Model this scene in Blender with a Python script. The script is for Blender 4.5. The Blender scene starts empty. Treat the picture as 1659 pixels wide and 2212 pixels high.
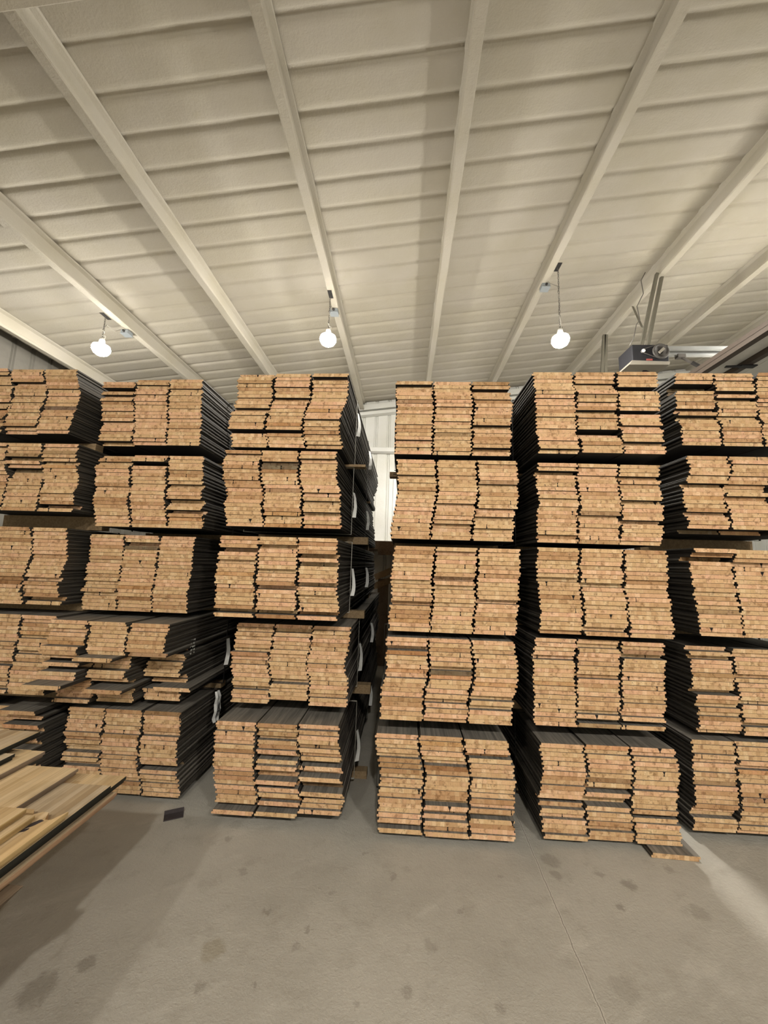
import bpy, bmesh, math, random
from mathutils import Vector, Matrix
sc = bpy.context.scene
C = sc.collection
R = math.radians

# ------------------------------------------------------------------ camera, world, exposure
CAM_H = 1.83
def make_camera():
    yaw, pitch, roll = R(3.0028), R(7.655), R(1.776)
    fw = Vector((-math.sin(yaw)*math.cos(pitch), math.cos(yaw)*math.cos(pitch), math.sin(pitch)))
    r0 = Vector((math.cos(yaw), math.sin(yaw), 0)); u0 = r0.cross(fw)
    rt = math.cos(roll)*r0 + math.sin(roll)*u0
    up = -math.sin(roll)*r0 + math.cos(roll)*u0
    m = Matrix((( rt.x, up.x, -fw.x, 0), (rt.y, up.y, -fw.y, 0), (rt.z, up.z, -fw.z, CAM_H), (0, 0, 0, 1)))
    cd = bpy.data.cameras.new('camera'); cd.sensor_fit = 'VERTICAL'; cd.sensor_height = 36.0
    cd.lens = 831.0/2212.0*36.0; cd.clip_start = .02; cd.clip_end = 100
    co = bpy.data.objects.new('camera', cd); C.objects.link(co); co.matrix_world = m
    sc.camera = co
make_camera()
sc.view_settings.view_transform = 'Standard'
sc.view_settings.look = 'None'
sc.view_settings.gamma = 1.0
sc.view_settings.use_curve_mapping = False
sc.view_settings.exposure = 0.46
w = bpy.data.worlds.new('night'); sc.world = w; w.use_nodes = True
w.node_tree.nodes['Background'].inputs[0].default_value = (.9, .95, 1, 1)
w.node_tree.nodes['Background'].inputs[1].default_value = 0.0
LAMP_COL = (1.0, .955, .87)
LAMP_DOWN, LAMP_UP = 1420.0, 48.0
# the lamps of the hall: x, y, bulb height, share of full power
LAMPS_FRONT = [(-4.18, 4.71, 4.61), (-1.08, 4.79, 4.80), (1.98, 4.77, 4.78)]
LAMPS_REST = [(5.04, 4.76, 4.95), (-2.25, -3.0, 4.8), (.45, -3.0, 4.8), (3.1, -3.0, 4.8)]
LAMP_WALL = (.45, 8.15, 3.5)

# ------------------------------------------------------------------ material helpers
class NT:
    def __init__(s, name):
        s.m = bpy.data.materials.new(name); s.m.use_nodes = True
        s.t = s.m.node_tree; s.n = s.t.nodes
        s.b = s.n['Principled BSDF']
        s.b.inputs['Specular IOR Level'].default_value = .25
    def add(s, t, **k):
        nd = s.n.new(t)
        for a, v in k.items(): setattr(nd, a, v)
        return nd
    def link(s, a, b): s.t.links.new(a, b)
    def put(s, sock, v):
        if hasattr(v, 'is_output') or isinstance(v, bpy.types.NodeSocket): s.link(v, sock)
        elif isinstance(v, (tuple, list)) and len(v) == 3 and sock.type == 'RGBA': sock.default_value = (*v, 1)
        else: sock.default_value = v
    def math(s, op, a, b=0.0, c=None, clamp=False):
        nd = s.add('ShaderNodeMath', operation=op, use_clamp=clamp)
        s.put(nd.inputs[0], a); s.put(nd.inputs[1], b)
        if c is not None: s.put(nd.inputs[2], c)
        return nd.outputs[0]
    def mix(s, f, a, b, blend='MIX'):
        nd = s.add('ShaderNodeMix', data_type='RGBA', blend_type=blend)
        s.put(nd.inputs[0], f); s.put(nd.inputs[6], a); s.put(nd.inputs[7], b)
        return nd.outputs[2]
    def ramp(s, f, stops, interp='LINEAR'):
        nd = s.add('ShaderNodeValToRGB'); cr = nd.color_ramp; cr.interpolation = interp
        while len(cr.elements) < len(stops): cr.elements.new(.5)
        for e, (p, c) in zip(cr.elements, stops): e.position = p; e.color = (*c, 1)
        s.link(f, nd.inputs[0]); return nd.outputs[0]
    def smooth(s, x, lo, hi):
        nd = s.add('ShaderNodeMapRange', interpolation_type='SMOOTHSTEP')
        s.put(nd.inputs[0], x); nd.inputs[1].default_value = lo; nd.inputs[2].default_value = hi
        return nd.outputs[0]
    def obj(s):
        return s.add('ShaderNodeTexCoord').outputs['Object']
    def sep(s, v):
        nd = s.add('ShaderNodeSeparateXYZ'); s.link(v, nd.inputs[0]); return nd.outputs
    def comb(s, x, y, z):
        nd = s.add('ShaderNodeCombineXYZ')
        for i, v in enumerate((x, y, z)): s.put(nd.inputs[i], v)
        return nd.outputs[0]
    def noise(s, v, scale, detail=3, rough=.55, out=0):
        nd = s.add('ShaderNodeTexNoise'); s.link(v, nd.inputs['Vector'])
        nd.inputs['Scale'].default_value = scale; nd.inputs['Detail'].default_value = detail; nd.inputs['Roughness'].default_value = rough
        return nd.outputs[out]
    def white(s, v):
        nd = s.add('ShaderNodeTexWhiteNoise', noise_dimensions='3D'); s.link(v, nd.inputs['Vector']); return nd.outputs[0]
    def rnd(s): return s.add('ShaderNodeObjectInfo').outputs['Random']
    def ocol(s): return s.add('ShaderNodeObjectInfo').outputs['Color']
    def bump(s, h, strength, dist=.01):
        nd = s.add('ShaderNodeBump'); nd.inputs['Strength'].default_value = strength; nd.inputs['Distance'].default_value = dist
        s.link(h, nd.inputs['Height']); s.link(nd.outputs[0], s.b.inputs['Normal'])
    def done(s, col, rough=.7, metal=0.0):
        s.put(s.b.inputs['Base Color'], col); s.put(s.b.inputs['Roughness'], rough); s.put(s.b.inputs['Metallic'], metal)
        return s.m

def flat(name, col, rough=.6, metal=0.0, var=.12, scale=14):
    t = NT(name); n = t.noise(t.obj(), scale, 4)
    c = t.mix(n, tuple(v*(1-var) for v in col), tuple(min(1, v*(1+var)) for v in col))
    return t.done(c, rough, metal)

def end_grain():
    t = NT('end_grain'); x, y, z = t.sep(t.obj()); r = t.rnd()
    ws = t.math('MULTIPLY_ADD', r, .009, .025)
    q = t.math('DIVIDE', t.math('MULTIPLY_ADD', r, 3.7, x), ws)
    idx = t.math('FLOOR', q); fx = t.math('FRACT', q)
    seed = t.math('MULTIPLY', r, 913.0)
    v1 = t.white(t.comb(idx, seed, 1.3)); v2 = t.white(t.comb(idx, seed, 7.7)); v3 = t.white(t.comb(idx, seed, 4.1))
    base = t.ramp(v1, [(0, (.52, .325, .18)), (.10, (.65, .42, .24)), (.4, (.70, .465, .272)), (.8, (.735, .50, .30)), (1, (.83, .61, .39))])
    pink = t.mix(t.math('MULTIPLY', t.smooth(v2, .7, 1.0), .6), base, (.74, .47, .31))
    # growth rings, tilted differently in every block
    ang = t.math('MULTIPLY_ADD', v3, 2.4, -1.2)
    ring = t.math('ADD', t.math('MULTIPLY', t.math('COSINE', ang), z), t.math('MULTIPLY', t.math('SINE', ang), x))
    wob = t.noise(t.comb(t.math('ADD', x, seed), z, seed), 70, 2)
    ph = t.math('MULTIPLY_ADD', ring, 1500.0, t.math('MULTIPLY', wob, 7.0))
    rg = t.math('MULTIPLY_ADD', t.math('SINE', ph), .5, .5)
    c = t.mix(t.math('MULTIPLY', rg, .22), pink, (.30, .17, .07))
    # brown stains and knots
    st = t.noise(t.comb(t.math('ADD', x, seed), t.math('MULTIPLY', z, .8), t.math('MULTIPLY', seed, .37)), 34, 3, .6)
    c = t.mix(t.math('MULTIPLY', t.smooth(st, .52, .70), .66), c, (.22, .115, .05))
    mt = t.noise(t.comb(t.math('ADD', x, seed), z, t.math('MULTIPLY', seed, .13)), 95, 3, .65)
    c = t.mix(t.math('MULTIPLY', t.smooth(mt, .45, .75), .38), c, (.34, .205, .10))
    # glue lines
    jl = t.math('LESS_THAN', fx, .05)
    c = t.mix(t.math('MULTIPLY', jl, t.math('MULTIPLY_ADD', v2, .35, .03)), c, (.15, .09, .045))
    # open hook joints: dark hour-glass slots between a few blocks
    zc = t.math('SUBTRACT', t.math('DIVIDE', z, .0286), .5); v4 = t.white(t.comb(idx, seed, 12.9))
    zn = t.math('ABSOLUTE', t.math('ADD', zc, t.math('MULTIPLY_ADD', v4, .7, -.35)))
    rag = t.math('MULTIPLY', t.math('SUBTRACT', t.noise(t.comb(t.math('ADD', x, seed), z, 2.0), 160, 2), .5), .35)
    wd = t.math('ADD', t.math('MULTIPLY_ADD', zn, t.math('MULTIPLY', v4, .5), .07), rag)
    slot = t.math('MULTIPLY', t.math('LESS_THAN', t.math('ABSOLUTE', t.math('SUBTRACT', fx, t.math('MULTIPLY_ADD', v2, .5, .25))), wd), t.math('GREATER_THAN', v3, .984))
    c = t.mix(slot, c, (.014, .012, .011))
    dk = t.noise(t.comb(t.math('ADD', x, seed), z, t.math('MULTIPLY', seed, .71)), 55, 2, .5)
    c = t.mix(t.math('MULTIPLY', t.smooth(dk, .71, .77), .8), c, (.05, .045, .04))
    # tone of the whole board
    b1 = t.white(t.comb(seed, 3.3, 9.1))
    c = t.mix(1.0, c, t.ramp(b1, [(0, (.70, .60, .50)), (.12, (.88, .82, .74)), (.3, (.96, .96, .89)), (.5, (1, 1.01, .93)), (.75, (1.05, 1.0, .97)), (1, (1.08, .98, 1.0))]), 'MULTIPLY')
    c = t.mix(1.0, c, t.ocol(), 'MULTIPLY')
    return t.done(c, .85)

def board_face(name, lo, hi, strips=None, rough=.7, knots=False):
    t = NT(name); v = t.obj(); x, y, z = t.sep(v); r = t.rnd(); seed = t.math('MULTIPLY', r, 71.0)
    g = t.noise(t.comb(t.math('MULTIPLY', x, 60), t.math('MULTIPLY_ADD', y, 2.2, seed), t.math('MULTIPLY', z, 60)), 1.0, 5, .6)
    c = t.mix(t.smooth(g, .25, .75), lo, hi)
    if strips:
        q = t.math('DIVIDE', t.math('ADD', x, .5), .0305); i = t.math('FLOOR', q); f = t.math('FRACT', q)
        k = t.math('FLOOR', t.math('DIVIDE', t.math('ADD', y, t.math('MULTIPLY', t.white(t.comb(i, 2.2, seed)), 3.0)), .62))
        wv = t.white(t.comb(i, k, seed))
        c = t.mix(1.0, c, t.ramp(wv, strips), 'MULTIPLY')
        c = t.mix(t.math('MULTIPLY', t.math('LESS_THAN', f, .05), .35), c, (.1, .06, .03))
    big = t.noise(t.comb(t.math('ADD', x, seed), t.math('MULTIPLY', y, .5), z), 5, 4, .6)
    c = t.mix(t.math('MULTIPLY', t.smooth(big, .5, .75), .45), c, tuple(u*.45 for u in lo))
    if knots:
        kn = t.noise(t.comb(t.math('ADD', x, seed), t.math('MULTIPLY', y, .45), z), 17, 1, .4)
        c = t.mix(t.smooth(kn, .74, .80), c, (.06, .03, .015))
    t.bump(g, .15, .002)
    return t.done(c, rough)

PALE = [(0, (.70, .62, .50)), (.3, (.95, .92, .86)), (.7, (1, 1, 1)), (1, (1, .93, .80))]
M = {}
M['end'] = end_grain()
M['grey_face'] = board_face('weathered_face', (.105, .095, .082), (.25, .225, .19))
M['under'] = flat('black_undercoat', (.022, .021, .020), .75)
M['edge'] = board_face('board_edge', (.026, .023, .020), (.085, .073, .058))
M['pale_face'] = board_face('pale_face', (.56, .41, .235), (.70, .545, .345), PALE, .55, True)
M['tan_face'] = board_face('tan_face', (.44, .345, .235), (.57, .46, .325), PALE, .6)
M['tan_edge'] = board_face('tan_edge', (.27, .165, .10), (.38, .25, .155))
M['ochre_edge'] = board_face('ochre_edge', (.25, .165, .065), (.48, .35, .17))
M['black_edge'] = flat('black_edge', (.016, .017, .014), .6, 0, .3)
M['greyish_edge'] = board_face('greyish_edge', (.16, .12, .085), (.26, .20, .145))
M['timber'] = board_face('timber', (.23, .155, .085), (.36, .26, .15))
M['old_timber'] = board_face('old_timber', (.10, .07, .045), (.19, .14, .095))
M['strap'] = flat('strap_steel', (.035, .034, .033), .45, .4)
M['white_strap'] = flat('white_strap', (.55, .53, .47), .5)
M['tag'] = flat('white_plastic', (.78, .78, .76), .5)
M['ink'] = flat('ink', (.02, .02, .025), .6)
M['white_ink'] = flat('white_print', (.50, .50, .46), .7)
M['steel'] = flat('galvanised', (.42, .43, .43), .38, .75)
M['dark_steel'] = flat('dark_steel', (.035, .033, .032), .5, .4)
M['box_grey'] = flat('box_grey', (.30, .33, .35), .45, .3)
M['chain'] = flat('chain_steel', (.13, .12, .11), .5, .5)
M['cord'] = flat('cord_grey', (.30, .28, .24), .6)
M['lamp_white'] = flat('lamp_white', (.75, .74, .70), .5)
M['opener_black'] = flat('opener_black', (.018, .018, .021), .5)
M['opener_pan'] = flat('opener_pan', (.22, .20, .165), .5)
M['belt'] = flat('belt', (.06, .055, .05), .6)
M['red'] = flat('red_label', (.30, .07, .06), .6)
M['door_skin'] = flat('door_skin', (.66, .65, .61), .5)
M['door_strut'] = flat('door_strut', (.075, .058, .046), .5, .3)
M['angle'] = flat('angle_iron', (.16, .15, .12), .5, .4)
M['rust'] = flat('dark_iron', (.060, .050, .052), .6, .2, .3, 60)

def emit(name, strength):
    m = bpy.data.materials.new(name); m.use_nodes = True; nt = m.node_tree; nt.nodes.clear()
    e = nt.nodes.new('ShaderNodeEmission'); o = nt.nodes.new('ShaderNodeOutputMaterial')
    e.inputs[0].default_value = (*LAMP_COL, 1); e.inputs[1].default_value = strength
    nt.links.new(e.outputs[0], o.inputs[0]); return m
M['glow_down'] = emit('bulb_glow_down', LAMP_DOWN)
M['glow_up'] = emit('bulb_glow_up', LAMP_UP)
M['glow_weak'] = emit('bulb_glow_weak', LAMP_DOWN*.06)
M['glow_dim'] = emit('bulb_glow_dim', LAMP_UP*.35)
M['glow_front'] = emit('bulb_glow_front', LAMP_DOWN*.7)
M['glow_front_up'] = emit('bulb_glow_front_up', LAMP_UP*1.5)
M['glow_half'] = emit('bulb_glow_half', LAMP_DOWN*.5)

def foam(name, col, rib=False):
    t = NT(name); v = t.obj()
    n1 = t.noise(v, 1.3, 5, .6); n2 = t.noise(v, 55, 4, .65); n3 = t.noise(v, 5, 4, .6)
    c = t.mix(t.smooth(n1, .3, .75), col, tuple(u*k for u, k in zip(col, (.93, .92, .86))))
    c = t.mix(t.math('MULTIPLY', t.smooth(n3, .62, .8), .25), c, tuple(u*k for u, k in zip(col, (.82, .78, .58))))
    h = t.math('ADD', t.math('MULTIPLY', n2, .5), t.math('MULTIPLY', n3, 1.2))
    t.bump(h, .55, .012)
    return t.done(c, .9)
M['foam'] = foam('sprayed_foam', (.43, .40, .342))
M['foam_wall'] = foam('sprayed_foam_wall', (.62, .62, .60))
M['side_wall'] = flat('shaded_wall_sheet', (.15, .14, .12), .7)  # left wall only: its dim lighting is put into a darker colour

def concrete():
    t = NT('concrete'); v = t.obj(); x, y, z = t.sep(v)
    n1 = t.noise(v, .9, 6, .62); n2 = t.noise(v, 6, 6, .65); n3 = t.noise(v, 90, 3, .6)
    c = t.ramp(n1, [(.25, (.31, .29, .25)), (.5, (.40, .376, .328)), (.75, (.475, .448, .395))])
    c = t.mix(t.math('MULTIPLY', t.smooth(n2, .52, .72), .45), c, (.29, .265, .22))
    c = t.mix(t.math('MULTIPLY', t.smooth(n3, .5, .8), .25), c, (.56, .53, .47))
    # pale trowel streaks
    s = t.noise(t.comb(t.math('MULTIPLY_ADD', y, .5, x), t.math('MULTIPLY_ADD', x, -2.0, t.math('MULTIPLY', y, 3.0)), 0), 1.3, 5, .6)
    c = t.mix(t.math('MULTIPLY', t.smooth(s, .56, .70), .28), c, (.58, .55, .49))
    # dark oil blotches, and dark patches beside the saw-cut joint
    wob = t.noise(v, 22, 4, .65); wx = t.math('MULTIPLY_ADD', wob, .10, x); wy = t.math('MULTIPLY_ADD', t.noise(t.comb(y, x, 3.0), 22, 4, .65), .10, y)
    SP = [(-.85, 2.04, .10, .5), (.18, 2.14, .06, .4), (1.38, 2.61, .075, .6), (1.24, 2.45, .05, .6), (1.24, 2.67, .05, .5), (1.70, 2.75, .06, .45), (1.66, 2.45, .09, .4),
          (-.67, 2.25, .035, .6), (-.43, 2.17, .04, .5), (.06, 1.93, .045, .5), (-.01, 2.54, .04, .5), (-1.50, 1.81, .13, .7), (-1.38, 1.93, .07, .6), (-.83, 1.88, .04, .5),
          (-.47, 2.08, .04, .4), (.98, 2.76, .10, .5), (.97, 2.64, .06, .5), (-.35, 2.4, .03, .4), (.45, 1.9, .035, .45), (.35, 2.35, .03, .4), (-.15, 1.86, .03, .45), (1.02, 2.02, .10, .35), (-.9, 2.5, .05, .4),
          (.62, 2.6, .03, .4), (-1.1, 2.75, .05, .45), (1.9, 2.2, .08, .3), (-.6, 1.9, .025, .5), (-.2, 2.72, .03, .4)]
    for i, (a, b, rr, st) in enumerate(SP):
        d = t.math('SQRT', t.math('ADD', t.math('POWER', t.math('SUBTRACT', wx, a+.05), 2), t.math('POWER', t.math('SUBTRACT', wy, b+.05), 2)))
        f = t.math('MULTIPLY', t.math('SUBTRACT', 1.0, t.smooth(d, rr*.32, rr*.72)), st*.8)
        c = t.mix(f, c, (.20, .165, .09) if i == 0 else (.17, .15, .12))
    # saw-cut joint running away from the viewer
    jx = t.math('ADD', t.math('MULTIPLY_ADD', y, .018, .838), t.math('MULTIPLY', t.math('SUBTRACT', t.noise(t.comb(0.0, y, 0.0), 9, 4, .7), .5), .022))
    d = t.math('ABSOLUTE', t.math('SUBTRACT', x, jx))
    c = t.mix(t.math('MULTIPLY', t.math('SUBTRACT', 1.0, t.smooth(d, .003, .011)), .8), c, (.52, .49, .43))
    c = t.mix(t.math('MULTIPLY', t.math('LESS_THAN', d, .0026), .6), c, (.07, .06, .05))
    n4 = t.noise(v, 26, 5, .7)
    t.bump(t.math('ADD', t.math('MULTIPLY', n3, .5), t.math('ADD', n2, n4)), .5, .010)
    return t.done(c, t.math('MULTIPLY_ADD', n2, .25, .42))
M['concrete'] = concrete()

# ------------------------------------------------------------------ mesh helpers
class MB:
    """Collects solids, then links them as ONE mesh object."""
    def __init__(s): s.v, s.f, s.mi, s.sm = [], [], [], []
    def raw(s, vs, fs, mi=0, smooth=False):
        o = len(s.v); s.v += [tuple(q) for q in vs]
        for k, f in enumerate(fs):
            s.f.append([o+i for i in f]); s.mi.append(mi[k] if isinstance(mi, list) else mi); s.sm.append(smooth)
        return s
    def box(s, x0, x1, y0, y1, z0, z1, mi=0, M4=None):
        vs = [Vector(p) for p in ((x0,y0,z0),(x1,y0,z0),(x1,y1,z0),(x0,y1,z0),(x0,y0,z1),(x1,y0,z1),(x1,y1,z1),(x0,y1,z1))]
        if M4: vs = [M4 @ p for p in vs]
        return s.raw(vs, [(0,3,2,1),(4,5,6,7),(0,1,5,4),(1,2,6,5),(2,3,7,6),(3,0,4,7)], mi)
    def bar(s, a, b, wx, wy, up=(0,0,1), mi=0):
        a, b = Vector(a), Vector(b); d = (b-a).normalized(); u = Vector(up)
        if abs(d.dot(u)) > .98: u = Vector((1,0,0))
        sx = d.cross(u).normalized(); sy = sx.cross(d)
        vs = []
        for p in (a, b):
            for i, j in ((-1,-1),(1,-1),(1,1),(-1,1)): vs.append(p + sx*(i*wx/2) + sy*(j*wy/2))
        return s.raw(vs, [(3,2,1,0),(4,5,6,7),(0,1,5,4),(1,2,6,5),(2,3,7,6),(3,0,4,7)], mi)
    def tube(s, pts, r, seg=8, mi=0, closed=False):
        pts = [Vector(p) for p in pts]; n = len(pts); vs = []; prev = None
        for i, p in enumerate(pts):
            a = pts[(i-1) % n] if (i or closed) else p; b = pts[(i+1) % n] if (i < n-1 or closed) else p
            d = (b-a).normalized()
            u = prev if prev else (Vector((0,0,1)) if abs(d.z) < .9 else Vector((1,0,0)))
            sx = d.cross(u).normalized(); sy = sx.cross(d).normalized(); prev = sy
            rr = r[i] if isinstance(r, (list, tuple)) else r
            for k in range(seg):
                an = 2*math.pi*k/seg; vs.append(p + sx*(math.cos(an)*rr) + sy*(math.sin(an)*rr))
        fs = []
        for i in range(n if closed else n-1):
            j = (i+1) % n
            for k in range(seg): fs.append((i*seg+k, i*seg+(k+1) % seg, j*seg+(k+1) % seg, j*seg+k))
        if not closed: fs += [tuple(range(seg))[::-1], tuple((n-1)*seg+k for k in range(seg))]
        return s.raw(vs, fs, mi, True)
    def lathe(s, prof, seg=24, M4=None, mi=0):
        vs, fs = [], []
        for r, z in prof:
            for k in range(seg):
                an = 2*math.pi*k/seg; vs.append(Vector((r*math.cos(an), r*math.sin(an), z)))
        if M4: vs = [M4 @ q for q in vs]
        mis = []
        for i in range(len(prof)-1):
            for k in range(seg):
                fs.append((i*seg+k, i*seg+(k+1) % seg, (i+1)*seg+(k+1) % seg, (i+1)*seg+k)); mis.append(mi[i] if isinstance(mi, list) else mi)
        fs += [tuple(range(seg))[::-1], tuple((len(prof)-1)*seg+k for k in range(seg))]; mis += [mis[0], mis[-1]]
        return s.raw(vs, fs, mis, True)
    def prism(s, poly, y0, y1, mi=None, cap=0, side=0):
        n = len(poly); vs = [(x, y0, z) for x, z in poly] + [(x, y1, z) for x, z in poly]
        fs = [tuple(range(n)), tuple(range(2*n-1, n-1, -1))] + [(i, i+n, (i+1) % n+n, (i+1) % n) for i in range(n)]
        return s.raw(vs, fs, [cap, cap] + (mi if mi else [side]*n))
    def mesh(s, name, mats):
        me = bpy.data.meshes.new(name); me.from_pydata(s.v, [], s.f)
        for m in (mats if isinstance(mats, (list, tuple)) else [mats]): me.materials.append(m)
        me.polygons.foreach_set('material_index', s.mi); me.polygons.foreach_set('use_smooth', s.sm)
        bm = bmesh.new(); bm.from_mesh(me); bmesh.ops.recalc_face_normals(bm, faces=bm.faces); bm.to_mesh(me); bm.free()
        me.update(); return me
    def build(s, name, mats, parent=None, loc=(0,0,0), rot=(0,0,0), bevel=0):
        return link(name, s.mesh(name, mats), parent, loc, rot, bevel)
def link(name, me, parent=None, loc=(0,0,0), rot=(0,0,0), bevel=0):
    o = bpy.data.objects.new(name, me); C.objects.link(o)
    o.location = loc; o.rotation_euler = rot
    if parent: o.parent = parent
    if bevel:
        b = o.modifiers.new('soft', 'BEVEL'); b.width = bevel; b.segments = 2; b.limit_method = 'ANGLE'; b.angle_limit = R(40)
    return o
def tag(o, label, cat, group=None):
    o['label'] = label; o['category'] = cat
    if group: o['group'] = group
    return o
def thing(name, label, cat, loc=(0,0,0), rz=0, group=None):
    o = bpy.data.objects.new(name, None); C.objects.link(o); o.empty_display_size = .1
    o.location = loc; o.rotation_euler = (0, 0, rz)
    return tag(o, label, cat, group)
def struct(o): o['kind'] = 'structure'; return o

# ------------------------------------------------------------------ the shell
T = .12                                     # roof pitch, rising to the right
roof = lambda x: CAM_H + 4.0 + T*x          # underside of the sheeting
XL, XR, YB, YF = -6.05, 7.6, 8.9, -6.5
struct(MB().box(XL-.3, XR+.3, YF-.3, YB+.3, -.25, 0).build('floor', M['concrete']))

def ceiling():
    b = MB(); P = .305; ph = 2.215; prof = []
    k0 = int((YF-ph)/P)-1; k1 = int((YB-ph)/P)+1
    for k in range(k0, k1+1):
        y = ph + k*P
        for dy, dz in ((-.060, 0), (-.036, .003), (-.022, .010), (-.010, .018), (.010, .020), (.022, .016), (.033, .006), (.048, 0), (.086, -.001), (.10, .0), (.152, -.002), (.19, 0)):
            yy = y+dy
            if YF-.2 < yy < YB+.1: prof.append((yy, dz))
    xs = [XL-.2 + (XR-XL+.4)*i/28 for i in range(29)]
    rng = random.Random(5)
    for x0 in xs: pass
    n = len(prof); vs = []
    for x in xs:
        for y, dz in prof: vs.append((x, y, roof(x)+dz*(.85+.3*rng.random())))
    top = len(vs)
    for x in (xs[0], xs[-1]):
        for y in (prof[0][0], prof[-1][0]): vs.append((x, y, roof(x)+.12))
    fs = []
    for i in range(len(xs)-1):
        for j in range(n-1): fs.append((i*n+j, i*n+j+1, (i+1)*n+j+1, (i+1)*n+j))
    fs.append((top, top+2, top+3, top+1))
    b.raw(vs, fs, 0, True)
    return struct(b.build('ceiling', M['foam']))
ceiling()

PURLINS = [-5.66, -4.10, -2.63, -1.065, .45, 1.905, 3.60, 5.07, 6.6]
def purlin(x):
    zb, zt = roof(x)-.22, roof(x)+.001
    b = MB(); rng = random.Random(int(x*100)); n = 40
    w = .048
    prof = [(-w, 0), (-w+.008, -.006), (w-.008, -.006), (w, 0), (w+.002, .026), (w-.006, .034), (.017, .040), (.015, .186), (w+.004, .206), (w+.012, .221), (-w-.012, .221), (-w-.004, .206), (-.015, .186), (-.017, .040), (-w+.006, .034), (-w-.002, .026)]
    vs, fs = [], []; m = len(prof)
    for i in range(n+1):
        y = YF + (YB-YF)*i/n
        for px, pz in prof: vs.append((px+rng.uniform(-.004, .004), y, pz+rng.uniform(-.003, .003)))
    for i in range(n):
        for k in range(m): fs.append((i*m+k, i*m+(k+1) % m, (i+1)*m+(k+1) % m, (i+1)*m+k))
    fs += [tuple(range(m))[::-1], tuple(n*m+k for k in range(m))]
    b.raw(vs, fs)
    return struct(b.build('roof_beam', M['foam'], None, (x, 0, zb)))
for px in PURLINS: purlin(px)
# main frame rafter above the viewer
rb = MB()
def slope_box(b, y0, y1, d0, d1):
    x0, x1 = XL, XR
    vs = [(x0,y0,roof(x0)+d0),(x1,y0,roof(x1)+d0),(x1,y1,roof(x1)+d0),(x0,y1,roof(x0)+d0),(x0,y0,roof(x0)+d1),(x1,y0,roof(x1)+d1),(x1,y1,roof(x1)+d1),(x0,y1,roof(x0)+d1)]
    b.raw(vs, [(0,3,2,1),(4,5,6,7),(0,1,5,4),(1,2,6,5),(2,3,7,6),(3,0,4,7)])
slope_box(rb, 1.46, 1.76, -.52, -.50); slope_box(rb, 1.60, 1.62, -.50, -.24); slope_box(rb, 1.46, 1.76, -.245, -.22)
struct(rb.build('roof_beam', M['foam'], bevel=.006))

def grooved_wall(name, length, top0, top1, mat):
    """a sheet-metal wall along local x, grooves every foot, facing local -y"""
    b = MB(); prof = []
    k = 0
    while k*.305 < length:
        for d, q in ((0, 0), (.10, 0), (.112, .022), (.135, .022), (.147, 0), (.158, .022), (.181, .022), (.193, 0)):
            if k*.305+d < length: prof.append((k*.305+d, q))
        k += 1
    prof.append((length, 0))
    n = len(prof); vs = []
    for u, q in prof: vs.append((u, q, 0))
    for u, q in prof: vs.append((u, q, top0+(top1-top0)*u/length))
    for u, q in prof: vs.append((u, .12, 0))
    for u, q in prof: vs.append((u, .12, top0+(top1-top0)*u/length))
    fs = [(i, i+1, n+i+1, n+i) for i in range(n-1)] + [(2*n+i+1, 2*n+i, 3*n+i, 3*n+i+1) for i in range(n-1)]
    fs += [(n+i, n+i+1, 3*n+i+1, 3*n+i) for i in range(n-1)]
    b.raw(vs, fs); return b
struct(grooved_wall('wall_back', XR-XL, roof(XL), roof(XR), None).build('wall_back', M['foam_wall'], None, (XL, YB, 0)))
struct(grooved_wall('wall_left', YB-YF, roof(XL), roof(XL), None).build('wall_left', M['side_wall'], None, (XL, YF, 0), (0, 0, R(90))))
struct(grooved_wall('wall_right', YB-YF, roof(XR), roof(XR), None).build('wall_right', M['foam_wall'], None, (XR, YB, 0), (0, 0, R(-90))))
struct(grooved_wall('wall_front', XR-XL, roof(XR), roof(XL), None).build('wall_front', M['foam_wall'], None, (XR, YF, 0), (0, 0, R(180))))
# girts and rake channel on the back wall
def rake():
    b = MB()
    for d0, d1, y0 in ((-.24, -.10, 8.78), (-.39, -.31, 8.72)):
        vs = [(XL,y0,roof(XL)+d0),(XR,y0,roof(XR)+d0),(XR,YB,roof(XR)+d0),(XL,YB,roof(XL)+d0),(XL,y0,roof(XL)+d1),(XR,y0,roof(XR)+d1),(XR,YB,roof(XR)+d1),(XL,YB,roof(XL)+d1)]
        b.raw(vs, [(0,3,2,1),(4,5,6,7),(0,1,5,4),(1,2,6,5),(2,3,7,6),(3,0,4,7)])
    return b
for d in (0, 1):
    b = MB(); d0, d1, y0 = ((-.24, -.10, 8.78), (-.39, -.31, 8.72))[d]
    vs = [(XL,y0,roof(XL)+d0),(XR,y0,roof(XR)+d0),(XR,YB,roof(XR)+d0),(XL,YB,roof(XL)+d0),(XL,y0,roof(XL)+d1),(XR,y0,roof(XR)+d1),(XR,YB,roof(XR)+d1),(XL,YB,roof(XL)+d1)]
    b.raw(vs, [(0,3,2,1),(4,5,6,7),(0,1,5,4),(1,2,6,5),(2,3,7,6),(3,0,4,7)])
    struct(b.build('trim_%d' % (d+1), M['foam_wall'], bevel=.01))
struct(MB().box(XL, XR, 8.70, YB, 4.43, 4.53).build('trim_3', M['foam_wall'], bevel=.012))
struct(MB().box(XL, XR, 8.70, YB, 2.2, 2.3).build('trim_4', M['foam_wall'], bevel=.012))

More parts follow.
